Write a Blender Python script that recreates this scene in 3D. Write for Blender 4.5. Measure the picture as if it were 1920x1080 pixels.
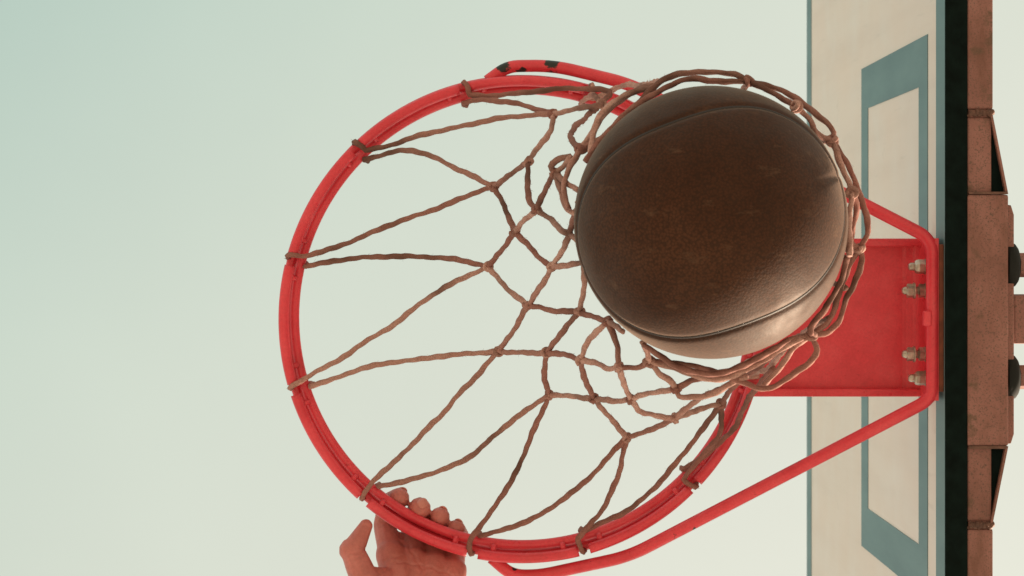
import bpy, bmesh, math, random
import numpy as np
from mathutils import Vector, Matrix
R = math.radians
random.seed(7); rng = np.random.default_rng(7)
scene = bpy.context.scene
for o in list(bpy.data.objects): bpy.data.objects.remove(o)
col = scene.collection

# ------------------------------------------------------------------ camera
F, ZX, ZY, ZC = 4320.0, 955.0, 480.0, 0.65      # focal length in photo pixels, zenith pixel, camera height
cam = bpy.data.cameras.new('camera'); camo = bpy.data.objects.new('camera', cam); col.objects.link(camo)
camo.location = (0, 0, ZC); camo.rotation_euler = (math.pi, 0, 0)
cam.sensor_width = 36; cam.lens = 36*F/1920
cam.shift_x = (960-ZX)/1920; cam.shift_y = -(540-ZY)/1920
cam.clip_start = 0.05; cam.clip_end = 2000
cam.dof.use_dof = True; cam.dof.focus_distance = 2.30; cam.dof.aperture_fstop = 14
scene.camera = camo

# ------------------------------------------------------------------ sky, sun, exposure
SUN_EL = R(24); SUN_AZ = Vector((0.64, 0.768, 0)).normalized()
SUN = Vector((SUN_AZ.x*math.cos(SUN_EL), SUN_AZ.y*math.cos(SUN_EL), math.sin(SUN_EL)))
w = bpy.data.worlds.new('World'); scene.world = w; w.use_nodes = True
nt = w.node_tree; N = nt.nodes; L = nt.links
for n in list(N): N.remove(n)
out = N.new('ShaderNodeOutputWorld'); bg = N.new('ShaderNodeBackground'); L.new(bg.outputs[0], out.inputs[0])
sky = N.new('ShaderNodeTexSky'); sky.sky_type = 'NISHITA'; sky.sun_disc = False
sky.sun_elevation = SUN_EL; sky.sun_rotation = math.atan2(SUN.x, SUN.y)
sky.air_density = 1.0; sky.dust_density = 6.0; sky.ozone_density = 1.0
# thin high haze in front of the clear sky: teal away from the sun, cream towards it
tc = N.new('ShaderNodeTexCoord')
dot = N.new('ShaderNodeVectorMath'); dot.operation = 'DOT_PRODUCT'
L.new(tc.outputs['Generated'], dot.inputs[0]); dot.inputs[1].default_value = SUN
ramp = N.new('ShaderNodeValToRGB'); L.new(dot.outputs['Value'], ramp.inputs[0])
ramp.color_ramp.interpolation = 'B_SPLINE'
stops = [(0.0, (.36, .53, .44)), (0.16, (.45, .60, .50)), (0.32, (.65, .715, .585)), (0.48, (.76, .77, .635)), (0.66, (.815, .80, .655)), (1.0, (.93, .89, .70))]
el = ramp.color_ramp.elements
el[0].position = stops[0][0]; el[0].color = (*stops[0][1], 1)
el[1].position = stops[-1][0]; el[1].color = (*stops[-1][1], 1)
for p, c in stops[1:-1]:
    e = el.new(p); e.color = (*c, 1)
sep = N.new('ShaderNodeSeparateXYZ'); L.new(tc.outputs['Generated'], sep.inputs[0])
hor = N.new('ShaderNodeMapRange'); hor.interpolation_type = 'SMOOTHSTEP'; L.new(sep.outputs['Z'], hor.inputs['Value'])
hor.inputs['From Min'].default_value = .85; hor.inputs['From Max'].default_value = .0; hor.inputs['To Min'].default_value = 0; hor.inputs['To Max'].default_value = .9
hmix = N.new('ShaderNodeMix'); hmix.data_type = 'RGBA'; L.new(hor.outputs[0], hmix.inputs['Factor'])
L.new(ramp.outputs[0], hmix.inputs['A']); hmix.inputs['B'].default_value = (.98, .93, .76, 1)      # the haze thickens to cream at the horizon
hz = N.new('ShaderNodeMix'); hz.data_type = 'RGBA'; hz.blend_type = 'MIX'; hz.inputs['Factor'].default_value = 0.88
HAZE_GAIN = 3.14
gain = N.new('ShaderNodeMix'); gain.data_type = 'RGBA'; gain.blend_type = 'MULTIPLY'; gain.inputs['Factor'].default_value = 1
cl = N.new('ShaderNodeTexNoise'); cl.inputs['Scale'].default_value = 5; cl.inputs['Detail'].default_value = 4; L.new(tc.outputs['Generated'], cl.inputs['Vector'])
clr = N.new('ShaderNodeMapRange'); L.new(cl.outputs['Fac'], clr.inputs['Value'])                     # barely visible unevenness of the haze
clr.inputs['From Min'].default_value = .25; clr.inputs['From Max'].default_value = .75
clr.inputs['To Min'].default_value = HAZE_GAIN*.965; clr.inputs['To Max'].default_value = HAZE_GAIN*1.035
L.new(hmix.outputs['Result'], gain.inputs['A']); L.new(clr.outputs[0], gain.inputs['B'])
L.new(sky.outputs[0], hz.inputs['A']); L.new(gain.outputs['Result'], hz.inputs['B'])
L.new(hz.outputs['Result'], bg.inputs['Color']); bg.inputs['Strength'].default_value = 0.10

sl = bpy.data.lights.new('sun', 'SUN'); so = bpy.data.objects.new('sun', sl); col.objects.link(so)
sl.energy = 3.0; sl.angle = R(9); sl.color = (1.0, .80, .60)
so.rotation_euler = SUN.to_track_quat('Z', 'Y').to_euler(); so.location = (4, 7, 8)

scene.view_settings.view_transform = 'Standard'; scene.view_settings.look = 'None'
scene.view_settings.exposure = 1.75; scene.view_settings.gamma = 1.0
scene.view_settings.use_curve_mapping = False

# ------------------------------------------------------------------ helpers
def P(px, py, H):
    """photo pixel + height above the camera -> world point"""
    return Vector(((px-ZX)*H/F, (py-ZY)*H/F, ZC+H))

def tag(o, label, cat, group=None, kind=None):
    if label: o['label'] = label
    if cat: o['category'] = cat
    if group: o['group'] = group
    if kind: o['kind'] = kind
    return o

def empty(name, loc):
    o = bpy.data.objects.new(name, None); o.empty_display_size = .05; col.objects.link(o); o.location = loc
    return o

WORLD = {}
def wloc(o):
    v = Vector((0, 0, 0))
    while o is not None:
        v += o.location; o = o.parent
    return v

def link(name, me, mat, parent=None, smooth=True, origin=None):
    """mesh given in world coordinates, re-based on its parent (parents are unrotated)"""
    base = wloc(parent) if parent else Vector((0, 0, 0))
    if origin is None: origin = base
    me.transform(Matrix.Translation(-Vector(origin)))
    o = bpy.data.objects.new(name, me); col.objects.link(o)
    o.parent = parent; o.location = Vector(origin)-base
    me.materials.clear(); me.materials.append(mat)
    me.polygons.foreach_set('use_smooth', [smooth]*len(me.polygons)); me.update()
    return o

def mesh_np(V, Fc):
    me = bpy.data.meshes.new('mesh'); me.from_pydata([tuple(v) for v in V], [], Fc); me.update()
    return me

def tube_mesh(pts, rad, sides=12, lobes=0, lobe_amp=.0, pitch=.03, cap=True, closed=False, rough=0.0, phase=0.0):
    pts = np.asarray([tuple(p) for p in pts], float); n = len(pts)
    if closed: T = np.roll(pts, -1, 0)-np.roll(pts, 1, 0)
    else: T = np.gradient(pts, axis=0)
    T /= np.linalg.norm(T, axis=1)[:, None]+1e-12
    up = np.array([0, 0, 1.]) if abs(T[0][2]) < .9 else np.array([1., 0, 0])
    u = np.cross(T[0], up); u /= np.linalg.norm(u); U = [u]
    for i in range(1, n):
        u = U[-1]-T[i]*np.dot(U[-1], T[i]); u /= np.linalg.norm(u); U.append(u)
    U = np.array(U); W = np.cross(T, U)
    s = np.concatenate([[0], np.cumsum(np.linalg.norm(np.diff(pts, axis=0), axis=1))])
    rad = np.full(n, rad) if np.isscalar(rad) else np.asarray(rad, float)
    a = np.arange(sides)*2*math.pi/sides
    V = []
    for i in range(n):
        r = rad[i]*(1+lobe_amp*np.cos(lobes*a-2*math.pi*s[i]/pitch*1.0+phase)) if lobes else np.full(sides, rad[i])
        if rough: r = r*(1+rough*rng.normal(size=sides))
        V.append(pts[i]+np.cos(a)[:, None]*r[:, None]*U[i]+np.sin(a)[:, None]*r[:, None]*W[i])
    V = np.concatenate(V); Fc = []
    m = n if closed else n-1
    for i in range(m):
        i2 = (i+1) % n
        for k in range(sides):
            k2 = (k+1) % sides
            Fc.append((i*sides+k, i*sides+k2, i2*sides+k2, i2*sides+k))
    if cap and not closed:
        Fc.append(tuple(range(sides))[::-1]); Fc.append(tuple((n-1)*sides+k for k in range(sides)))
    return mesh_np(V, Fc)

def resample(pts, step):
    pts = np.asarray([tuple(p) for p in pts], float)
    s = np.concatenate([[0], np.cumsum(np.linalg.norm(np.diff(pts, axis=0), axis=1))])
    n = max(3, int(s[-1]/step)+1); t = np.linspace(0, s[-1], n)
    return np.stack([np.interp(t, s, pts[:, k]) for k in range(3)], 1)

def spline(pts, sub=10):
    """centripetal-ish Catmull-Rom through the points"""
    p = [np.array(tuple(q), float) for q in pts]
    if len(p) == 2: return np.linspace(p[0], p[1], sub+1)
    p = [2*p[0]-p[1]]+p+[2*p[-1]-p[-2]]
    out = []
    for i in range(1, len(p)-2):
        p0, p1, p2, p3 = p[i-1:i+3]
        d = np.linalg.norm(p2-p1)
        m1 = (p2-p0); m2 = (p3-p1)
        l1 = np.linalg.norm(m1)+1e-9; l2 = np.linalg.norm(m2)+1e-9
        m1 = m1/l1*d*.95; m2 = m2/l2*d*.95
        for k in range(sub):
            t = k/sub; t2 = t*t; t3 = t2*t
            out.append((2*t3-3*t2+1)*p1+(t3-2*t2+t)*m1+(-2*t3+3*t2)*p2+(t3-t2)*m2)
    out.append(p[-2])
    return np.array(out)

def fillet(pts, rad, sub=8):
    p = [np.array(tuple(q), float) for q in pts]; out = [p[0]]
    for i in range(1, len(p)-1):
        a = p[i-1]-p[i]; b = p[i+1]-p[i]; la = np.linalg.norm(a); lb = np.linalg.norm(b)
        r = min(rad, la*.45, lb*.45); A = p[i]+a/la*r; B = p[i]+b/lb*r
        for k in range(sub+1):
            t = k/sub; out.append((1-t)**2*A+2*t*(1-t)*p[i]+t*t*B)
    out.append(p[-1]); return np.array(out)

def box_mesh(x0, x1, y0, y1, z0, z1, bev=.0012, seg=2):
    bm = bmesh.new(); bmesh.ops.create_cube(bm, size=1)
    for v in bm.verts:
        v.co = Vector(((x0+x1)/2+v.co.x*(x1-x0), (y0+y1)/2+v.co.y*(y1-y0), (z0+z1)/2+v.co.z*(z1-z0)))
    if bev: bmesh.ops.bevel(bm, geom=list(bm.edges), offset=bev, segments=seg, profile=.6, affect='EDGES')
    me = bpy.data.meshes.new('mesh'); bm.to_mesh(me); bm.free(); return me

def prism_mesh(poly, axis, a0, a1, bev=0):
    """polygon in the two other axes, extruded along axis (0,1,2)"""
    bm = bmesh.new(); n = len(poly)
    def mk(p, a):
        c = [0, 0, 0]; o = [k for k in range(3) if k != axis]; c[o[0]], c[o[1]] = p; c[axis] = a
        return bm.verts.new(c)
    A = [mk(p, a0) for p in poly]; B = [mk(p, a1) for p in poly]
    bm.faces.new(A); bm.faces.new(B[::-1])
    for i in range(n): bm.faces.new((A[i], B[i], B[(i+1) % n], A[(i+1) % n]))
    bmesh.ops.recalc_face_normals(bm, faces=bm.faces)
    if bev: bmesh.ops.bevel(bm, geom=list(bm.edges), offset=bev, segments=2, profile=.6, affect='EDGES')
    me = bpy.data.meshes.new('mesh'); bm.to_mesh(me); bm.free(); return me

def lathe_x(profile, cx, cy, cz, sides=24, hexa=False):
    """profile [(x offset, radius)] turned round an axis parallel to X"""
    V = []; Fc = []; n = len(profile)
    for (dx, r) in profile:
        for k in range(sides):
            a = 2*math.pi*k/sides+.2
            V.append((cx+dx, cy+r*math.cos(a), cz+r*math.sin(a)))
    for i in range(n-1):
        for k in range(sides):
            k2 = (k+1) % sides
            Fc.append((i*sides+k, i*sides+k2, (i+1)*sides+k2, (i+1)*sides+k))
    Fc.append(tuple(range(sides))); Fc.append(tuple((n-1)*sides+k for k in range(sides))[::-1])
    me = mesh_np(V, Fc)
    bm = bmesh.new(); bm.from_mesh(me); bmesh.ops.recalc_face_normals(bm, faces=bm.faces); bm.to_mesh(me); bm.free()
    return me

# ------------------------------------------------------------------ materials
class M:
    def __init__(s, name):
        s.m = bpy.data.materials.new(name); s.m.use_nodes = True; s.nt = s.m.node_tree
        s.b = s.nt.nodes['Principled BSDF']; s.tc = s.nt.nodes.new('ShaderNodeTexCoord')
    def node(s, t, **kw):
        n = s.nt.nodes.new(t)
        for k, v in kw.items(): setattr(n, k, v)
        return n
    def link(s, a, b): s.nt.links.new(a, b)
    def coord(s, scale=(1, 1, 1), rot=(0, 0, 0), src='Object'):
        mp = s.node('ShaderNodeMapping'); s.link(s.tc.outputs[src], mp.inputs[0])
        mp.inputs['Scale'].default_value = scale; mp.inputs['Rotation'].default_value = rot
        return mp.outputs[0]
    def noise(s, scale, detail=4, rough=.55, co=None):
        n = s.node('ShaderNodeTexNoise'); n.inputs['Scale'].default_value = scale
        n.inputs['Detail'].default_value = detail; n.inputs['Roughness'].default_value = rough
        s.link(co if co is not None else s.tc.outputs['Object'], n.inputs['Vector']); return n.outputs['Fac']
    def ramp(s, fac, stops):
        r = s.node('ShaderNodeValToRGB'); e = r.color_ramp.elements
        for i, (p, c) in enumerate(stops):
            x = e[i] if i < 2 else e.new(p)
            x.position = p; x.color = (*c, 1) if hasattr(c, '__len__') else (c, c, c, 1)
        s.link(fac, r.inputs[0]); return r.outputs[0]
    def mix(s, fac, a, b, mode='MIX'):
        n = s.node('ShaderNodeMix', data_type='RGBA', blend_type=mode)
        for v, i in ((fac, 'Factor'), (a, 'A'), (b, 'B')):
            if hasattr(v, 'is_linked'): s.link(v, n.inputs[i])
            elif i == 'Factor': n.inputs[i].default_value = v
            else: n.inputs[i].default_value = (*v, 1)
        return n.outputs['Result']
    def math(s, op, a, b=0.0):
        n = s.node('ShaderNodeMath', operation=op)
        for i, v in ((0, a), (1, b)):
            if hasattr(v, 'is_linked'): s.link(v, n.inputs[i])
            else: n.inputs[i].default_value = v
        return n.outputs[0]
    def color(s, c):
        if hasattr(c, 'is_linked'): s.link(c, s.b.inputs['Base Color'])
        else: s.b.inputs['Base Color'].default_value = (*c, 1)
    def rough(s, c):
        if hasattr(c, 'is_linked'): s.link(c, s.b.inputs['Roughness'])
        else: s.b.inputs['Roughness'].default_value = c
    def bump(s, h, strength=.3, dist=.001):
        n = s.node('ShaderNodeBump'); n.inputs['Strength'].default_value = strength; n.inputs['Distance'].default_value = dist
        s.link(h, n.inputs['Height']); s.link(n.outputs[0], s.b.inputs['Normal'])

def red_paint(name, chips=(), chip_lo=.70):
    m = M(name)
    big = m.ramp(m.noise(22, 5, .65), [(.30, (.64, .036, .056)), (.5, (.75, .050, .074)), (.72, (.80, .080, .104))])
    c = m.mix(m.ramp(m.noise(420, 3, .7), [(.40, .0), (.68, .30)]), big, (.46, .022, .034))
    rub = m.ramp(m.noise(1.0, 6, .7, m.coord((160, 160, 160))), [(.62, 0.), (.72, .45)])
    c = m.mix(rub, c, (.30, .02, .024))
    grime = m.ramp(m.noise(13, 4), [(.58, 0.), (.74, .30)])
    c = m.mix(grime, c, (.26, .045, .03))
    chip = m.ramp(m.noise(60, 5, .65), [(chip_lo, 0.), (chip_lo+.03, 1.)])
    c = m.mix(chip, c, (.10, .016, .014))
    for (p, r) in chips:                       # bare dark patches worn through the paint
        d = m.node('ShaderNodeVectorMath', operation='DISTANCE')
        g = m.node('ShaderNodeNewGeometry'); m.link(g.outputs['Position'], d.inputs[0]); d.inputs[1].default_value = p
        e = m.math('ADD', d.outputs['Value'], m.math('MULTIPLY', m.math('SUBTRACT', m.noise(130, 3), .5), r*1.6))
        k = m.ramp(m.math('DIVIDE', e, r), [(.85, 1.), (1.0, 0.)])
        c = m.mix(k, c, (.012, .016, .014))
    m.color(c); m.rough(m.ramp(m.noise(40, 3), [(.3, .24), (.7, .46)]))
    m.bump(m.noise(160, 4), .35, .0006)
    m.b.inputs['Specular IOR Level'].default_value = .45
    return m.m

def rope_mat():
    m = M('net_cord')
    oi = m.node('ShaderNodeObjectInfo')
    tone = m.mix(m.ramp(oi.outputs['Random'], [(.15, 0.), (.9, 1.)]), (.25, .105, .088), (.60, .37, .32))
    c = m.mix(m.ramp(m.noise(48, 4, .6), [(.3, .0), (.7, .75)]), tone, (.38, .185, .155))
    dirt = m.ramp(m.noise(11, 3), [(.50, 0.), (.66, .85)])
    c = m.mix(dirt, c, (.105, .055, .042))
    c = m.mix(m.ramp(m.noise(700, 2), [(.45, 0.), (.7, .5)]), c, (.13, .07, .055))
    m.color(c); m.rough(.9)
    m.bump(m.noise(900, 3), .6, .0006)
    m.b.inputs['Specular IOR Level'].default_value = .15
    return m.m

def board_white():
    m = M('board_white')
    st = m.noise(1.0, 5, .6, m.coord((1, 26, 2.2)))
    c = m.ramp(st, [(.30, (.755, .645, .585)), (.5, (.79, .68, .62)), (.7, (.805, .70, .64))])
    sm = m.ramp(m.noise(1.0, 6, .65, m.coord((1, 60, 5))), [(.62, 0.), (.78, .34)])
    c = m.mix(sm, c, (.42, .38, .34))
    bm_ = m.ramp(m.noise(1.0, 5, .75, m.coord((1, 14, 11))), [(.63, 0.), (.75, .30)])
    c = m.mix(bm_, c, (.46, .37, .31))                                                          # ball marks
    m.color(c); m.rough(m.ramp(m.noise(12, 4), [(.3, .35), (.7, .6)])); m.bump(m.noise(120, 3), .12, .0006)
    return m.m

def board_blue():
    m = M('board_blue')
    c = m.ramp(m.noise(1.0, 5, .6, m.coord((1, 18, 4))), [(.3, (.095, .175, .195)), (.7, (.14, .24, .26))])
    sc = m.ramp(m.noise(1.0, 6, .7, m.coord((1, 90, 9))), [(.70, 0.), (.78, .5)])
    m.color(m.mix(sc, c, (.33, .42, .38))); m.rough(.5); m.bump(m.noise(150, 3), .12, .0006)
    return m.m

def steel_mat():
    m = M('primed_steel')
    c = m.ramp(m.noise(14, 5, .6), [(.3, (.185, .078, .062)), (.5, (.26, .112, .092)), (.7, (.32, .148, .125))])
    sp = m.ramp(m.noise(520, 4, .75), [(.53, 0.), (.62, .8)])
    c = m.mix(sp, c, (.075, .055, .04))
    st = m.ramp(m.noise(1.0, 5, .7, m.coord((30, 9, 60))), [(.48, 0.), (.70, .8)])
    c = m.mix(st, c, (.15, .062, .042))
    bl = m.ramp(m.noise(34, 6, .7), [(.57, 0.), (.66, .8)])
    c = m.mix(bl, c, (.11, .065, .04))
    m.color(c); m.rough(.72); m.bump(m.noise(260, 4), .35, .0008)
    return m.m

def plain(name, c, rough=.5, metal=0., var=.25, scale=60, bump=.15):
    m = M(name)
    a = tuple(x*(1-var) for x in c); b = tuple(min(1, x*(1+var)) for x in c)
    m.color(m.ramp(m.noise(scale, 4), [(.3, a), (.7, b)])); m.rough(rough); m.b.inputs['Metallic'].default_value = metal
    m.bump(m.noise(scale*4, 3), bump, .0006)
    return m.m

def ball_mat():
    m = M('ball_leather')
    c = m.ramp(m.noise(9, 6, .62), [(.3, (.034, .0105, .0048)), (.55, (.054, .0180, .0085)), (.78, (.085, .032, .0165))])
    v = m.node('ShaderNodeTexVoronoi'); v.inputs['Scale'].default_value = 430; m.link(m.tc.outputs['Object'], v.inputs['Vector'])
    c = m.mix(m.ramp(v.outputs['Distance'], [(.25, 0.), (.75, .6)]), c, (.014, .006, .004))        # darker between the pebbles
    w_ = m.ramp(m.noise(1.0, 6, .7, m.coord((28, 75, 50), (0, 0, R(-25)))), [(.58, 0.), (.72, .6)])
    c = m.mix(w_, c, (.115, .06, .036))                                                         # scuffs rubbed pale
    sc = m.ramp(m.noise(1.0, 6, .75, m.coord((120, 34, 60), (0, 0, R(-30)))), [(.65, 0.), (.70, .8)])
    c = m.mix(sc, c, (.012, .006, .004))
    m.color(c); m.rough(m.ramp(m.noise(30, 4), [(.3, .56), (.7, .74)]))
    inv = m.math('SUBTRACT', 1.0, v.outputs['Distance'])
    m.bump(inv, .17, .0007)
    m.b.inputs['Specular IOR Level'].default_value = .25; m.b.inputs['Specular Tint'].default_value = (1, .80, .64, 1); m.b.inputs['Sheen Weight'].default_value = .26; m.b.inputs['Sheen Roughness'].default_value = .38; m.b.inputs['Sheen Tint'].default_value = (.78, .58, .46, 1)
    return m.m

def skin_mat():
    m = M('skin')
    c = m.ramp(m.noise(38, 4), [(.3, (.44, .125, .105)), (.7, (.60, .19, .165))])
    c = m.mix(m.ramp(m.noise(260, 3), [(.4, 0.), (.75, .35)]), c, (.28, .075, .058))
    m.color(c); m.rough(.5)
    v = m.node('ShaderNodeTexVoronoi', feature='DISTANCE_TO_EDGE'); v.inputs['Scale'].default_value = 420
    m.link(m.tc.outputs['Object'], v.inputs['Vector'])
    h = m.math('ADD', m.math('MULTIPLY', v.outputs['Distance'], .6), m.noise(90, 4))
    m.bump(h, .35, .0009)
    m.b.inputs['Subsurface Weight'].default_value = .2
    m.b.inputs['Subsurface Radius'].default_value = (.006, .002, .001)
    m.b.inputs['Subsurface Scale'].default_value = 1.0
    return m.m

def ground_mat():
    m = M('court_concrete')
    c = m.ramp(m.noise(.8, 6, .6), [(.3, (.37, .335, .285)), (.7, (.47, .43, .365))])
    c = m.mix(m.ramp(m.noise(45, 3), [(.4, 0.), (.8, .5)]), c, (.27, .25, .22))
    m.color(c); m.rough(.85); m.bump(m.noise(120, 4), .4, .002)
    return m.m

ROPE = rope_mat(); WHITE = board_white(); BLUE = board_blue(); STEEL = steel_mat()
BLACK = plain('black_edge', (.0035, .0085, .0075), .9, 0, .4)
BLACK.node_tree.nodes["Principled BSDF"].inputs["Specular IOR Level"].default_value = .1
RUBBER = plain('dark_rubber', (.006, .007, .006), .9)
RUST = plain('rust_plate', (.20, .055, .028), .8, 0, .4)
ZINC = plain('zinc_hardware', (.50, .45, .38), .38, .85, .3, 160)
WELD = plain('weld_bead', (.13, .062, .045), .65, .2, .4, 200, .5)
LEATHER = ball_mat(); SEAM = plain('seam_rubber', (.016, .009, .006), .6); SKIN = skin_mat()
NAIL = plain('nail', (.58, .21, .175), .28, 0, .1)
GROUND = ground_mat()

# ------------------------------------------------------------------ ground
g = link('ground', mesh_np([(-400, -400, 0), (400, -400, 0), (400, 400, 0), (-400, 400, 0)], [(0, 1, 2, 3)]), GROUND, smooth=False)
tag(g, 'pale worn concrete court ground', 'ground', kind='structure')

# ------------------------------------------------------------------ backboard
XF = .4366                                  # front face of the board
HB, HT = 2.300, 3.377
YC = .0637                                  # centre line of hoop and board
BW = .90
Z = lambda H: ZC+H
board = empty('backboard', (XF+.01, YC, Z(HB)))
tag(board, 'cream white backboard with blue border and blue target rectangle behind the red hoop', 'backboard')
link('panel', box_mesh(XF, XF+.018, YC-BW, YC+BW, Z(HB)+.002, Z(HT), .0015), WHITE, board, False)
link('bottom_edge', box_mesh(XF-.0012, XF+.0205, YC-BW-.001, YC+BW+.001, Z(HB)-.001, Z(HB)+.0042, .0006), BLACK, board, False)
def frame_mesh(y0, y1, z0, z1, t, x):
    V = []; Fc = []
    for xx in (x, XF+.0004):
        V += [(xx, y0, z0), (xx, y1, z0), (xx, y1, z1), (xx, y0, z1), (xx, y0+t, z0+t), (xx, y1-t, z0+t), (xx, y1-t, z1-t), (xx, y0+t, z1-t)]
    for i in range(4):
        j = (i+1) % 4
        Fc += [(i, j, 4+j, 4+i), (i, 8+i, 8+j, j), (4+i, 4+j, 12+j, 12+i)]
    me = mesh_np(V, Fc); bm = bmesh.new(); bm.from_mesh(me); bmesh.ops.recalc_face_normals(bm, faces=bm.faces); bm.to_mesh(me); bm.free()
    return me
link('border_stripe', frame_mesh(YC-BW+.001, YC+BW-.001, Z(HB)+.0046, Z(HT)-.001, .049, XF-.0008), BLUE, board, False)
link('target_stripe', frame_mesh(YC-.295, YC+.295, Z(2.402), Z(2.853), .0515, XF-.0008), BLUE, board, False)

# ------------------------------------------------------------------ steel support behind the board
sup = empty('backboard_support', (1.55, YC, 0))
tag(sup, 'rust brown steel rail, bracket and post carrying the board from behind', 'post')
X0 = .4572; X1 = .4829
yw0 = (212-ZY)*2.3/F; yw1 = (985-ZY)*2.3/F
for (a, b) in ((YC-.86, yw0-.004), (yw1+.004, YC+.86)):
    link('rail', box_mesh(X0, X1, a, b, Z(2.300), Z(2.352), .002), STEEL, sup, False)
link('rail', box_mesh(X0+.0003, X1-.0012, yw0+.004, yw1-.004, Z(2.3012), Z(2.351), .002), STEEL, sup, False)
for yy in (yw0, yw1):
    pts = [(X0+.001+t*(X1-X0-.001), yy+.0012*math.sin(t*31), Z(2.3005)+.0009*math.sin(t*47)) for t in np.linspace(0, 1, 40)]
    link('weld_bead', tube_mesh(pts, [.0031*(1+.22*math.sin(i*1.9)) for i in range(40)], 8), WELD, sup)
    link('joint_plate', box_mesh(X0+.001, X1-.0006, yy-.004, yy+.004, Z(2.301), Z(2.349), .001), STEEL, sup, False)
yb0 = (365-ZY)*2.298/F; yb1 = (836-ZY)*2.298/F; XB = .4978
link('bracket_box', box_mesh(X0-.0002, XB, yb0, yb1, Z(2.2975), Z(2.372), .0022), STEEL, sup, False)
for (ya, yb, s) in ((yw0, yb0, 1), (yw1, yb1, -1)):   # sloping cheek plates of the bracket, hollow behind
    link('cheek_plate', prism_mesh([(X1-.001, ya), (XB, yb-s*.0006), (XB-.0026, yb-s*.0006), (X1-.0034, ya)], 2, Z(2.2985), Z(2.371)), STEEL, sup, False)
    link('cheek_edge', box_mesh(X0+.001, XB-.001, min(yb, yb-s*.003), max(yb-s*.0004, yb-s*.003), Z(2.2968), Z(2.3008), .0006), WELD, sup, False)
    link('hollow_shade_plate', prism_mesh([(X1-.0012, ya+s*.008), (XB-.003, yb-s*.001), (X1-.0012, yb-s*.001)], 2, Z(2.305), Z(2.308)), BLACK, sup, False)  # added black fill plate, paints the shade of the bracket's hollow
yf0 = (384-ZY)*2.31/F; yf1 = (832-ZY)*2.31/F; XG = .5052; cz = .010
link('back_plate', prism_mesh([(XB+.0001, yf0), (XG-.003, yf0+.0004), (XG, yf0+cz), (XG, yf1-cz), (XG-.003, yf1-.0004), (XB+.0001, yf1)], 2, Z(2.306), Z(2.44), .0012), STEEL, sup, False)
for py in (497, 706):
    yy = (py-ZY)*2.33/F
    wsh = link('dome_washer', lathe_x([(-.006, .0225), (0.0, .0226), (.003, .0215), (.0055, .018), (.0066, .010), (.0068, .004)], XG, yy, Z(2.319), 32), RUBBER, sup)
    link('bolt_stud', lathe_x([(.006, .007), (.024, .007), (.026, .005)], XG, yy, Z(2.319), 16), ZINC, wsh)
    link('nut', lathe_x([(.0075, .0125), (.0155, .0125), (.0165, .011)], XG, yy, Z(2.319), 6), STEEL, wsh, False)
link('arm', box_mesh(XG, 1.60, YC-.0245, YC+.0245, Z(2.312), Z(2.372), .003), STEEL, sup, False)
link('arm_brace', tube_mesh([(XG+.02, YC, Z(2.435)), (1.54, YC, 3.7)], .02, 16), STEEL, sup)
link('post', tube_mesh([(1.55, YC, 0.012), (1.55, YC, 3.85)], .057, 32), STEEL, sup)
link('base_plate', box_mesh(1.40, 1.70, YC-.15, YC+.15, 0.0, .012, .002), STEEL, sup, False)

# ------------------------------------------------------------------ hoop
HR = 2.40; CX, CY = (979-ZX)*HR/F, YC
hoop = empty('basketball_hoop', (XF-.004, YC, Z(2.312)))
tag(hoop, 'red painted double rim hoop with plate and bent brace rods bolted to the backboard', 'hoop')
top_a = P(945, 130, 2.405); top_b = P(1036, 123, 2.40); top_c = P(980, 134, 2.404)
RED = red_paint('red_paint'); RED_ROD = red_paint('red_paint_rod', [(top_a+Vector((0, -.002, -.004)), .0078), (top_b, .0085), (P(978, 138, 2.398), .0062), (P(1300, 985, 2.37), .004), (P(966, 1064, 2.40), .0032)], .68)
RED_RING = red_paint('red_paint_ring', [(P(1105, 150, 2.385), .006)], .71)
def ring_pts(Rr, H, a0=0, a1=360, n=180, dx=0, dy=0, closed=True):
    th = np.linspace(R(a0), R(a1), n, endpoint=not closed)
    return np.stack([CX+dx+Rr*np.cos(th), CY+dy-Rr*np.sin(th), np.full(n, Z(H))], 1)
link('inner_ring', tube_mesh(ring_pts(.2374, 2.402), .0051, 16, closed=True), RED_RING, hoop)
link('outer_ring', tube_mesh(ring_pts(.2479, 2.4095), .0052, 16, closed=True), RED_RING, hoop)
HOOKS = [73.5, 104, 134, 165.6, 197, 228.7, 258, 285, 316, 346, 16, 43]
order = sorted(HOOKS); DXC, DYC = .0, .0022
gap = 1.35
for i, a in enumerate(order):
    b = order[(i+1) % 12]
    if b < a: b += 360
    link('ring_segment', tube_mesh(ring_pts(.2474, 2.3900, a+gap, b-gap, 26, DXC, DYC, False), .0055, 16), RED_RING, hoop)
for a in HOOKS:
    for s in (-4.6, 4.6):
        t = R(a+s+random.uniform(-.4, .4)); d = Vector((math.cos(t), -math.sin(t), 0))
        c = Vector((CX, CY, Z(2.396)))
        q0 = c+d*.2378; q1 = c+d*.2462+Vector((0, 0, -.003))
        link('weld_tab', tube_mesh([q0, q0.lerp(q1, .5), q1], [.0026, .0031, .0026], 8), RED, hoop)
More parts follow.
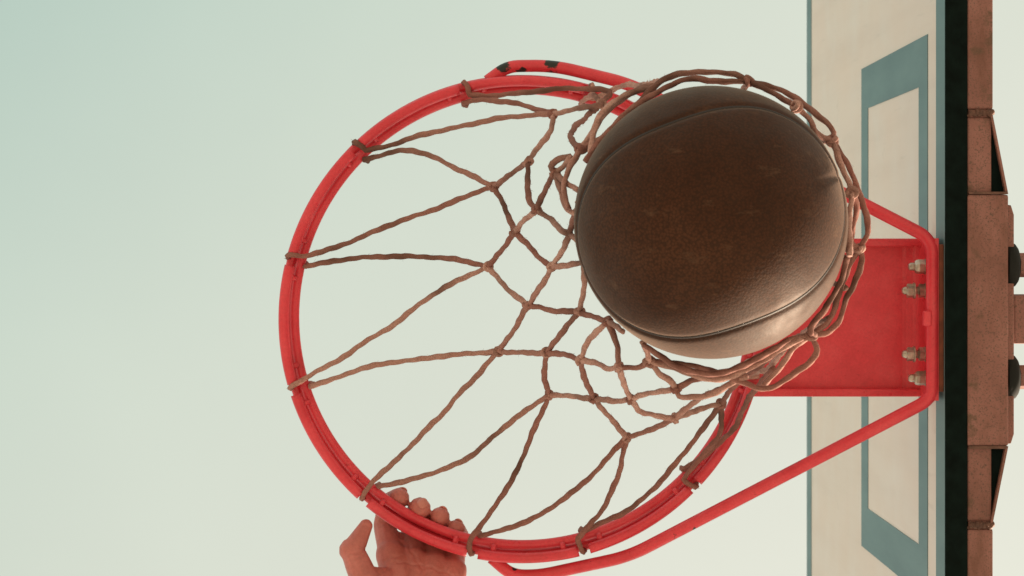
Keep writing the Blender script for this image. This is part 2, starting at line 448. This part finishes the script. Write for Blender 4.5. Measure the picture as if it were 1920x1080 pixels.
# bent sheet: horizontal plate turning down into the back flange
def bent_sheet():
    mid = [(.2462, 2.3965), (.330, 2.3965), (.4085, 2.3965)]
    for k in range(1, 9):
        a = k/8*math.pi/2; mid.append((.4085+.0205*math.sin(a), 2.3965-.0205*(1-math.cos(a))))
    mid += [(.4290, 2.345), (.4290, 2.3125)]
    p = np.array(mid); t = np.gradient(p, axis=0); t /= np.linalg.norm(t, axis=1)[:, None]
    nrm = np.stack([-t[:, 1], t[:, 0]], 1)*.002
    poly = [(x, Z(h)) for x, h in p+nrm]+[(x, Z(h)) for x, h in (p-nrm)[::-1]]
    return prism_mesh(poly, 1, CY-.0815, CY+.0815)
pl = link('mounting_plate', bent_sheet(), RED, hoop, False)
for s in (-1, 1):
    y0, y1 = sorted((CY+s*.0735, CY+s*.0818))
    link('side_lip', box_mesh(.2505, .4282, y0, y1, Z(2.3815), Z(2.3948), .0022, 3), RED, pl)
link('spacer_plate', box_mesh(.4313, .4357, CY-.0755, CY+.0725, Z(2.3105), Z(2.392), .0008), RUST, hoop, False)
rod = [P(914, 152, 2.404), P(952, 124, 2.404), P(1038, 123, 2.402), P(1180, 157, 2.386), P(1733, 441, 2.320), P(1748, 463, 2.316),
       P(1748, 738, 2.316), P(1733, 755, 2.320), P(1180, 1043, 2.386), P(1012, 1079, 2.402), P(960, 1079, 2.404), P(922, 1046, 2.404)]
rp = resample(fillet(rod, .022), .004)
link('brace_rod', tube_mesh(rp, .0064, 16), RED_ROD, hoop)
link('stop_lug', box_mesh(*sorted((P(1730, 0, 2.312).x, P(1746, 0, 2.312).x)), P(0, 583, 2.312).y, P(0, 611, 2.312).y, Z(2.3075), Z(2.318), .002), RED, hoop)
for (py, long_) in ((500, False), (545, True), (664, True), (709, False)):
    yy = (py-ZY)*2.358/F; h = Z(2.358); xb = .4268
    shank = .0250 if long_ else .0185
    b = link('bolt', lathe_x([(0, .0042), (-shank*.75, .0042), (-shank+.002, .0040), (-shank, .0026)], xb, yy, h, 16), ZINC, hoop)
    link('washer', lathe_x([(0, .0082), (-.0016, .0082)], xb, yy, h, 24), ZINC, b, False)
    if long_:
        link('nut', lathe_x([(-.0018, .0070), (-.0075, .0074), (-.0082, .0062)], xb, yy, h, 6), ZINC, b, False)
        link('washer', lathe_x([(-.0118, .0084), (-.0134, .0084)], xb, yy, h, 24), ZINC, b, False)
        link('nut', lathe_x([(-.0136, .0072), (-.0195, .0074), (-.0205, .0060)], xb, yy, h, 6), ZINC, b, False)
    else:
        link('nut', lathe_x([(-.0018, .0074), (-.0078, .0076), (-.0105, .0070), (-.012, .0056)], xb, yy, h, 6), ZINC, b, False)

# ------------------------------------------------------------------ ball
BH = 2.034; BC = P(1332, 417, BH); BR = .1205
ball = empty('basketball', BC)
tag(ball, 'worn dark brown basketball dropping through the stretched net', 'ball')
ea = R(-20); e1 = Vector((math.cos(ea), math.sin(ea), 0)); e2 = Vector((-math.sin(ea), math.cos(ea), 0)); e3 = Vector((0, 0, -1))
# aim the pattern's axis at the viewer's side of the ball
ax = (Vector((0, 0, ZC))-BC).normalized(); qrot = e3.rotation_difference(ax); e1.rotate(qrot); e2.rotate(qrot); e3.rotate(qrot)
def sph(theta, phi, sgn=1):
    return e3*math.cos(theta)*sgn+(e1*math.cos(phi)+e2*math.sin(phi))*math.sin(theta)
curves = []
curves.append([e1*math.cos(t)+e3*math.sin(t) for t in np.linspace(0, 2*math.pi, 361)[:-1]])
curves.append([e1*math.cos(t)+e2*math.sin(t) for t in np.linspace(0, 2*math.pi, 361)[:-1]])
for sg in (1, -1):
    curves.append([sph(R(50+29*math.cos(t)**2), t, sg) for t in np.linspace(0, 2*math.pi, 361)[:-1]])
bm = bmesh.new(); bmesh.ops.create_icosphere(bm, subdivisions=7, radius=1.0)
me = bpy.data.meshes.new('mesh'); bm.to_mesh(me); bm.free()
co = np.empty(len(me.vertices)*3, np.float32); me.vertices.foreach_get('co', co); co = co.reshape(-1, 3)
seam = np.array([tuple(v) for c in curves for v in c], np.float32)
best = np.full(len(co), -1., np.float32); n0 = len(curves[0]); b0 = best.copy()
for i in range(0, len(co), 20000):
    best[i:i+20000] = (co[i:i+20000] @ seam[n0:].T).max(1); b0[i:i+20000] = (co[i:i+20000] @ seam[:n0].T).max(1)
d = np.arccos(np.clip(best, -1, 1))*BR
d0 = np.arccos(np.clip(b0, -1, 1))*BR
depth = np.maximum(.0022*np.exp(-(d/.0040)**2), .0011*np.exp(-(d0/.0030)**2))       # the worn middle seam is shallower
co2 = co*(BR-depth)[:, None]+np.array(tuple(BC))
me.vertices.foreach_set('co', co2.astype(np.float32).ravel()); me.update()
body = link('body', me, LEATHER, ball)
for c in curves[1:]:
    link('seam', tube_mesh([BC+v*(BR-.0034) for v in c], .0023, 8, closed=True), SEAM, ball)

# ------------------------------------------------------------------ net
net = empty('basketball_net', Vector((CX, CY, Z(2.08))))
tag(net, 'brown twisted cord net hanging from the rim and bunched around the ball', 'net')
H1, H2_, H3_, H4_ = 2.300, 2.235, 2.175, 2.120
RR = .00272
def keep_out(p):
    """cord lies on the ball instead of in it"""
    q = np.array(p); c = np.array(tuple(BC)); v = q-c; r = np.linalg.norm(v, axis=1)
    lim = BR+RR*.95; k = r < lim
    q[k] = c+v[k]/r[k][:, None]*lim
    return q
def cord(pts, rad=RR, wob=.0007):
    p = spline(pts, 12); p = resample(p, .0036)
    n = len(p); t = np.arange(n)
    for k in range(3):
        ph = rng.uniform(0, 6.28, 3); f = rng.uniform(.12, .5, 3)
        env = np.minimum(1, np.minimum(t, n-1-t)/4)
        p[:, k] += env*wob*sum(np.sin(f[j]*t+ph[j])*(.6, .4, .3)[j] for j in range(3))
    p = keep_out(p)
    rr = rad*(1+.10*np.sin(t*.31+rng.uniform(0, 6))+.06*np.sin(t*.83+rng.uniform(0, 6)))
    tm = tube_mesh(p, rr, 12, lobes=3, lobe_amp=.13, pitch=.017, phase=rng.uniform(0, 6))
    # loose fibres standing off the worn cord
    bm = bmesh.new(); bm.from_mesh(tm)
    for _ in range(int(n*1.5)):
        i = rng.integers(1, n-1); tn = p[min(i+1, n-1)]-p[i-1]; tn /= np.linalg.norm(tn)+1e-9
        o_ = rng.normal(size=3); o_ -= tn*np.dot(o_, tn); o_ /= np.linalg.norm(o_)+1e-9
        a_ = p[i]+o_*rr[i]*.9; ln = rng.uniform(.0012, .0045)
        d1 = o_*rng.uniform(.25, .9)+tn*rng.choice((-1, 1))*rng.uniform(.4, 1.); b_ = a_+d1*ln*.6; c_ = b_+(d1*.5+rng.normal(size=3)*.5)*ln*.5
        sd_ = np.cross(d1, o_); sd_ = sd_/(np.linalg.norm(sd_)+1e-9)*.00011
        v_ = [bm.verts.new(q) for q in (a_-sd_, a_+sd_, b_+sd_, b_-sd_, c_)]
        bm.faces.new(v_[:4]); bm.faces.new((v_[3], v_[2], v_[4]))
    bm.to_mesh(tm); bm.free()
    return link('cord', tm, ROPE, net)
def path(px, Ha, Hb):
    """pixel polyline whose height goes from Ha to Hb along its length"""
    q = np.array([p[:2] for p in px], float); s = np.concatenate([[0], np.cumsum(np.linalg.norm(np.diff(q, axis=0), axis=1))]); s /= s[-1]
    out = []
    for p, t in zip(px, s):
        out.append(P(p[0], p[1], p[2] if len(p) > 2 else Ha+(Hb-Ha)*t))
    return out
_kn = []
def knot_mesh(seed):
    r_ = np.random.default_rng(seed)
    t = np.linspace(0, 1, 46)
    a = t*2*math.pi*1.9; rad = .0036+.0006*np.sin(5*t)
    p = np.stack([rad*np.cos(a), rad*np.sin(a), (t-.5)*.0072+.0012*np.sin(a*1.5)], 1)
    return tube_mesh(p, RR*.92, 10, lobes=3, lobe_amp=.12, pitch=.014)
for s in range(2): _kn.append(knot_mesh(s))
first = [True, True]
def knot(px, py, H, sc=1.0):
    k = random.randrange(2); m_ = _kn[k]
    m_.materials.clear(); m_.materials.append(ROPE)
    m_.polygons.foreach_set('use_smooth', [True]*len(m_.polygons))
    c = keep_out(np.array([tuple(P(px, py, H))]))[0]
    o = bpy.data.objects.new('knot', m_); col.objects.link(o); o.parent = net
    o.location = Vector(c)-net.location
    o.rotation_euler = (random.uniform(0, 6), random.uniform(0, 6), random.uniform(0, 6)); o.scale = (sc,)*3

def hook_px(i):
    t = R(HOOKS[i]); return t
def loop(i):
    t = hook_px(i); d = np.array([math.cos(t), -math.sin(t), 0]); tg = np.array([math.sin(t), math.cos(t), 0])
    c = np.array([CX, CY, 0])
    L_ = [(.2365, 2.3875, .0040), (.2445, 2.3850, .0034), (.2508, 2.3885, .0016), (.2522, 2.403, 0), (.2500, 2.4155, -.001), (.2440, 2.4205, -.0012), (.2330, 2.4135, -.0016),
          (.2292, 2.403, -.003), (.2312, 2.3925, -.0044)]
    return [Vector(c+d*r+tg*s+np.array([0, 0, Z(h)])) for r, h, s in L_]
# upper cords: each goes from the knot on one side, round the rim, to the knot on the other side
Nn = {'01': (1128, 195), '12': (1037, 213), '23': (925, 350), '34': (915, 500), '45': (935, 658), '56': (1030, 740), '67': (1175, 820), '78': (1352, 757)}
upper = [
    (0, [(1250, 147), (1205, 160), (1160, 162)], '', '01', [(1112, 178)]),
    (1, [(1140, 172), (1060, 166), (960, 176)], '01', '12', [(930, 188), (990, 200)]),
    (2, [(960, 219), (820, 246)], '12', '23', [(770, 282), (860, 318)]),
    (3, [(860, 374), (780, 404), (650, 455)], '23', '34', [(700, 481), (850, 486)]),
    (4, [(830, 541), (720, 620)], '34', '45', [(700, 686), (850, 666)]),
    (5, [(800, 806)], '45', '56', [(860, 868), (965, 785)]),
    (6, [(1002, 805), (955, 908)], '56', '67', [(990, 976), (1085, 914)]),
    (7, [(1162, 880), (1130, 955)], '67', '78', [(1200, 940), (1290, 840)]),
    (8, [(1348, 815)], '78', '', [(1366, 815), (1405, 745), (1450, 690)]),
]
for (i, pre, na, nb, post) in upper:
    lp = loop(i)
    a = ([(*Nn[na], H1)] if na else []); b = ([(*Nn[nb], H1)] if nb else [])
    ph = [P(*a[0])] if a else []
    hh = np.linspace(H1, 2.385, len(pre)+2)[1:-1] if na else np.linspace(2.12, 2.36, len(pre))
    ph += [P(x, y, h) for (x, y), h in zip(pre, hh)]
    hh2 = np.linspace(2.388, H1, len(post)+2)[1:-1] if nb else np.linspace(2.37, 2.20, len(post))
    pt = [P(x, y, h) for (x, y), h in zip(post, hh2)]+([P(*b[0])] if b else [])
    # the side of the loop each leg leaves from
    mid = [lp[k] for k in range(len(lp))]
    tg = Vector((math.sin(R(HOOKS[i])), math.cos(R(HOOKS[i])), 0))
    if ph and pt and (ph[-1]-lp[0]).dot(tg) < (pt[0]-lp[0]).dot(tg): mid = [v-2*tg*((v-Vector((CX, CY, v.z))).dot(tg)) for v in mid]
    cord(ph+mid+pt)
# hooks whose cords run behind the ball
cord([P(1470, 655, 2.15), P(1440, 690, 2.25)]+loop(9)+[P(1480, 640, 2.28), P(1555, 595, 2.12)])
cord([P(1585, 540, 2.12), P(1500, 505, 2.26)]+loop(10)+[P(1500, 470, 2.28), P(1612, 467, 2.11)])
cord([P(1560, 264, 2.11), P(1430, 262, 2.26)]+loop(11)+[P(1345, 230, 2.28), P(1403, 152, 2.13)])
for k, (x, y) in Nn.items(): knot(x, y, H1, .86)
M1, M2, M3, M4, M5, M6 = (990, 303), (965, 435), (990, 573), (1025, 662), (1114, 748), (1265, 785)
L1, L2, L3, L4, L5 = (1006, 394), (1034, 500), (1086, 585), (1088, 676), (1183, 749)
P01, P12, P23, P34, P45, P56 = (1040, 325), (1068, 438), (1096, 494), (1140, 603), (1160, 689), (1268, 730)
Q = (1218, 678)
K1, K2, K3, K4, K5, K6, K7 = (1522, 628), (1612, 467), (1598, 362), (1560, 263), (1492, 199), (1403, 152), (1090, 278)
for q, h in ((M1, H2_), (M2, H2_), (M3, H2_), (M4, H2_), (M5, H2_), (M6, H2_), (L1, H3_), (L2, H3_), (L3, H3_), (L4, H3_), (L5, H3_), (P01, H4_), (P34, H4_), (P45, H4_), (P56, H4_), (Q, 2.10),
             (K1, 2.085), (K2, 2.10), (K3, 2.07), (K4, 2.09), (K5, 2.07), (K6, 2.10), (K7, 2.10)):
    knot(*q, h, .86 if h > 2.11 else .95)
def mesh_cords(lst):
    for px, a, b in lst: cord(path(px, a, b))
mesh_cords([
    ([Nn['12'], (1032, 245), (1010, 275), M1], H1, H2_), ([Nn['12'], (1080, 205), (1122, 198)], H1, 2.24),
    ([Nn['23'], (960, 325), M1], H1, H2_), ([Nn['23'], (945, 385), M2], H1, H2_),
    ([Nn['34'], (940, 470), M2], H1, H2_), ([Nn['34'], (945, 535), M3], H1, H2_),
    ([Nn['45'], (965, 615), M3], H1, H2_), ([Nn['45'], (980, 662), M4], H1, H2_),
    ([Nn['56'], (1020, 700), M4], H1, H2_), ([Nn['56'], (1070, 742), M5], H1, H2_),
    ([Nn['67'], (1145, 785), M5], H1, H2_), ([Nn['67'], (1220, 805), M6], H1, H2_),
    ([Nn['78'], (1310, 768), M6], H1, H2_), ([Nn['78'], (1378, 722), (1420, 690), (1455, 660)], H1, 2.12),
    ([M1, (989, 345), (995, 378), L1], H2_, H3_), ([M2, (985, 412), L1], H2_, H3_),
    ([M2, (1000, 470), L2], H2_, H3_), ([M3, (1012, 540), L2], H2_, H3_),
    ([M3, (1035, 582), L3], H2_, H3_), ([M4, (1050, 628), L3], H2_, H3_),
    ([M4, (1058, 664), L4], H2_, H3_), ([M5, (1098, 715), L4], H2_, H3_),
    ([M5, (1150, 752), L5], H2_, H3_), ([M6, (1225, 778), (1198, 770), L5], H2_, H3_),
    ([M6, (1305, 752), (1345, 732), (1390, 708)], H2_, 2.12),
    ([L1, (1022, 355), P01], H3_, H4_), ([L1, (1030, 408), (1048, 430), P12], H3_, H4_),
    ([L2, (1055, 470), P12], H3_, H4_), ([L2, (1065, 496), P23], H3_, H4_),
    ([L3, (1094, 540), P23], H3_, H4_), ([L3, (1110, 592), P34], H3_, H4_),
    ([L4, (1105, 635), P34], H3_, H4_), ([L4, (1120, 680), (1138, 690), P45], H3_, H4_),
    ([L5, (1168, 715), P45], H3_, H4_), ([L5, (1215, 738), P56], H3_, H4_),
    ([P12, (1080, 400), (1088, 380)], H4_, 2.07), ([P12, (1082, 450), (1098, 470)], H4_, 2.08),
    ([P34, (1155, 612), (1168, 622)], H4_, 2.08), ([P34, (1156, 645), P45], H4_, 2.10),
    ([P45, (1195, 688), Q], H4_, 2.10), ([Q, (1213, 658), (1205, 642)], 2.10, 2.07),
    ([Q, (1238, 700), (1258, 715), P56], 2.10, H4_), ([P56, (1290, 717), (1340, 703)], H4_, 2.10),
    ([P56, (1275, 744), (1325, 742), (1370, 718), (1402, 706)], H4_, 2.09),
    # bunched cords on the left shoulder of the ball
    ([(1236, 156), (1196, 168), (1138, 208), (1104, 258), K7], 2.12, 2.10), ([K7, (1068, 316), (1058, 350), (1066, 392)], 2.10, 2.08),
    ([Nn['01'], (1088, 229), (1070, 253), (1076, 270), K7], H1, 2.10),
    ([(1070, 292), (1044, 300), (1034, 313), P01], 2.11, H4_), ([P01, (1056, 313), (1070, 294)], H4_, 2.10),
    ([P01, (1060, 340), (1086, 358)], H4_, 2.07), ([P01, (1052, 360), (1062, 390), (1082, 402)], H4_, 2.08),
    ([(1228, 164), (1180, 176), (1128, 212), (1112, 250), (1106, 300)], 2.11, 2.055),
    # round the top
    ([K6, (1375, 139), (1320, 134), (1260, 143), (1222, 168), (1180, 212), (1136, 252), K7], 2.10, 2.10),
    ([K6, (1340, 152), (1292, 148), (1240, 170), (1190, 200), (1146, 240), (1116, 276), (1104, 306)], 2.10, 2.05),
    ([K6, (1445, 164), (1490, 182), (1530, 212), (1562, 246), K4], 2.10, 2.09), ([K6, (1445, 172), K5], 2.10, 2.07),
    ([K5, (1518, 224), (1532, 250), K4], 2.07, 2.09),
    # down the right side
    ([K4, (1586, 302), (1606, 350), (1622, 395), (1626, 435), K2], 2.09, 2.10), ([K4, (1576, 306), (1590, 335), K3], 2.09, 2.07),
    ([K3, (1607, 390), (1600, 430), (1597, 456), K2], 2.07, 2.10), ([K3, (1594, 395), (1593, 440), (1592, 480)], 2.07, 2.045),
    ([K2, (1592, 500), (1578, 535), (1570, 562), (1556, 596), K1], 2.10, 2.085), ([K2, (1617, 492), (1602, 530), (1586, 562), (1576, 598), (1550, 622), K1], 2.10, 2.085),
    ([(1588, 480), (1575, 530), (1548, 578), (1520, 612), K1], 2.05, 2.08),
    # under the ball
    ([K1, (1490, 634), (1450, 655), (1410, 676), (1372, 694), (1330, 700)], 2.085, 2.09),
    ([K1, (1530, 662), (1495, 698), (1458, 722), (1425, 728), (1385, 714), (1340, 696), (1285, 684), Q], 2.085, 2.10),
    ([K1, (1490, 650), (1462, 690), (1428, 726)], 2.085, 2.10),
    ([(1205, 646), (1255, 679), (1300, 695), (1345, 702), (1395, 686), (1440, 660), (1480, 636)], 2.07, 2.055),
    ([Q, (1262, 690), (1320, 709), (1368, 706), (1420, 682), (1470, 652), (1505, 632)], 2.10, 2.085),
])

# ------------------------------------------------------------------ hand on the rim
def hand():
    S = []                                           # (point, radius)
    def seg(a, b, ra, rb, fl=1.0):
        a, b = Vector(a), Vector(b); n = max(2, int((b-a).length/.0022))
        for k in range(n+1):
            t = k/n; S.append((a.lerp(b, t), ra+(rb-ra)*t))
    fingers = {  # MCP, PIP, DIP, TIP, radii
        'index': ((732, 1040, 2.410), (721, 985, 2.4360), (729, 944, 2.4330), (748, 934, 2.4150), (.0130, .0118, .0112, .0110)),
        'middle': ((772, 1050, 2.414), (772, 1004, 2.4430), (781, 964, 2.4400), (787, 953, 2.4110), (.0130, .0122, .0120, .0116)),
        'ring': ((813, 1060, 2.414), (815, 1022, 2.4430), (822, 982, 2.4390), (825, 969, 2.4130), (.0126, .0118, .0114, .0104)),
        'pinky': ((850, 1070, 2.411), (854, 1036, 2.4390), (860, 1004, 2.4350), (855, 992, 2.4140), (.0120, .0110, .0106, .0099)),
    }
    wrist = P(800, 1238, 2.345)
    tips = {}
    for k, (m_, p_, d_, t_, r) in fingers.items():
        m_, p_, d_, t_ = [P(*q) for q in (m_, p_, d_, t_)]
        seg(m_, p_, r[0], r[1]); seg(p_, d_, r[1], r[2]); seg(d_, t_, r[2], r[3])
        seg(wrist.lerp(m_, .15), m_, .016, r[0]*1.22)
        tips[k] = (d_, t_, r[3])
    mc = [P(*fingers[k][0]) for k in ('index', 'middle', 'ring', 'pinky')]
    for a, b in zip(mc, mc[1:]):                     # webs between the fingers
        seg(a, b, .0118, .0118); seg(a+Vector((0, .014, -.004)), b+Vector((0, .014, -.004)), .0128, .0128)
    ip, mp_ = P(*fingers['index'][1]), P(*fingers['middle'][1])
    seg(mc[0].lerp(ip, .45), mc[1].lerp(mp_, .40), .0085, .0085); seg(mc[0].lerp(ip, .7), mc[1].lerp(mp_, .65), .0075, .0075)
    # palm pads towards the viewer
    for q, r in (((735, 1085, 2.398), .0125), ((775, 1090, 2.398), .012), ((815, 1098, 2.398), .012), ((846, 1112, 2.394), .0135), ((780, 1130, 2.385), .016), ((738, 1130, 2.380), .018),
                 ((838, 1150, 2.378), .0175), ((790, 1180, 2.366), .020), ((832, 1195, 2.362), .018)):
        S.append((P(*q), r))
    # thumb
    cmc, tm, ti, tt = P(748, 1185, 2.350), P(683, 1086, 2.362), P(661, 1032, 2.372), P(686, 986, 2.380)
    seg(cmc, tm, .0195, .0150); seg(tm, ti, .0150, .0122); seg(ti, tt, .0122, .0070)
    S.append((tt, .0071)); S.append((ti+Vector((-.0012, 0, 0)), .0128))
    seg(tm, P(722, 1085, 2.385), .0135, .012)        # web
    seg(tm.lerp(cmc, .5), P(745, 1120, 2.385), .016, .014)
    # wrist, forearm, upper arm
    side = Vector((.0125, 0, 0))
    elbow = P(905, 1640, 2.165); sh = elbow+Vector((.02, .10, -.27))
    for s in (-1, 1):
        seg(wrist+side*s, wrist.lerp(elbow, .22)+side*s*.9, .0205, .0235)
        seg(wrist.lerp(elbow, .22)+side*s*.9, wrist.lerp(elbow, .72)+side*s, .0235, .034)
        seg(wrist.lerp(elbow, .72)+side*s, elbow, .034, .036)
    seg(elbow, elbow.lerp(sh, .5), .037, .046); seg(elbow.lerp(sh, .5), sh, .046, .050)
    bm = bmesh.new()
    for p, r in S:
        bmesh.ops.create_icosphere(bm, subdivisions=2, radius=r*1.03, matrix=Matrix.Translation(p))
    me = bpy.data.meshes.new('tmp'); bm.to_mesh(me); bm.free()
    o = bpy.data.objects.new('tmp', me); col.objects.link(o)
    md = o.modifiers.new('r', 'REMESH'); md.mode = 'VOXEL'; md.voxel_size = .00125; md.use_smooth_shade = True
    sm = o.modifiers.new('s', 'SMOOTH'); sm.factor = .5; sm.iterations = 3
    dg = bpy.context.evaluated_depsgraph_get(); dg.update()
    me2 = bpy.data.meshes.new_from_object(o.evaluated_get(dg)); bpy.data.objects.remove(o)
    # even out the palm and arm, keep the folds between the fingertips
    bm = bmesh.new(); bm.from_mesh(me2)
    def pix(v): h = v.z-ZC; return (v.x*F/h+ZX, v.y*F/h+ZY)
    pv = [v for v in bm.verts if pix(v.co)[1] > 1012 and pix(v.co)[0] > 700 or pix(v.co)[1] > 1075]
    for _ in range(14): bmesh.ops.smooth_vert(bm, verts=pv, factor=.5, use_axis_x=True, use_axis_y=True, use_axis_z=True)
    bm.normal_update()
    creases = [((662, 1040), (692, 1030), .0016), ((668, 1046), (694, 1038), .0008), ((766, 1022), (790, 1066), .0011), ((722, 1050), (752, 1040), .0008),
               ((706, 1084), (742, 1052), .0010), ((742, 1052), (800, 1062), .0009), ((800, 1062), (862, 1082), .0009)]
    for v in bm.verts:
        if v.normal.z > .2: continue
        x, y = pix(v.co); dd = 0
        for (a, b, dep) in creases:
            ax_, ay_ = a; bx_, by_ = b; l2 = (bx_-ax_)**2+(by_-ay_)**2
            t = max(0, min(1, ((x-ax_)*(bx_-ax_)+(y-ay_)*(by_-ay_))/l2))
            q = math.hypot(x-ax_-t*(bx_-ax_)+1.5*math.sin(y*.3), y-ay_-t*(by_-ay_)+1.5*math.sin(x*.25))
            dd = max(dd, dep*math.exp(-(q/2.6)**2))
        if dd > 1e-5: v.co -= v.normal*dd
    bm.to_mesh(me2); bm.free()
    return me2, tips
hm, tips = hand()
base = P(780, 1130, 2.385)
person = link('person', hm, SKIN, None, True, origin=base)
tag(person, 'bare hand gripping the red rim from outside with thumb raised', 'hand')
for k, (d_, t_, r) in tips.items():                  # nails on the outer side of each fingertip
    ctr = Vector((CX, CY, t_.z)); inward = (ctr-t_).normalized(); inward.z = 0
    fdir = (t_-d_).normalized(); nrm = (inward-fdir*inward.dot(fdir)).normalized()
    if k == 'middle': nrm = (nrm*.55+Vector((0, 0, -1))*.8).normalized(); fdir = (fdir-nrm*fdir.dot(nrm)).normalized()
    sd = fdir.cross(nrm).normalized()
    bm = bmesh.new(); bmesh.ops.create_uvsphere(bm, u_segments=20, v_segments=12, radius=1)
    c = t_+nrm*(r*.97)
    for v in bm.verts:
        x, y, z = v.co; v.co = c+sd*x*r*.50+fdir*y*r*.58+nrm*(z*.0016-.25*r*(x*x)*.6)
    me = bpy.data.meshes.new('mesh'); bm.to_mesh(me); bm.free()
    link('fingernail', me, NAIL, person)
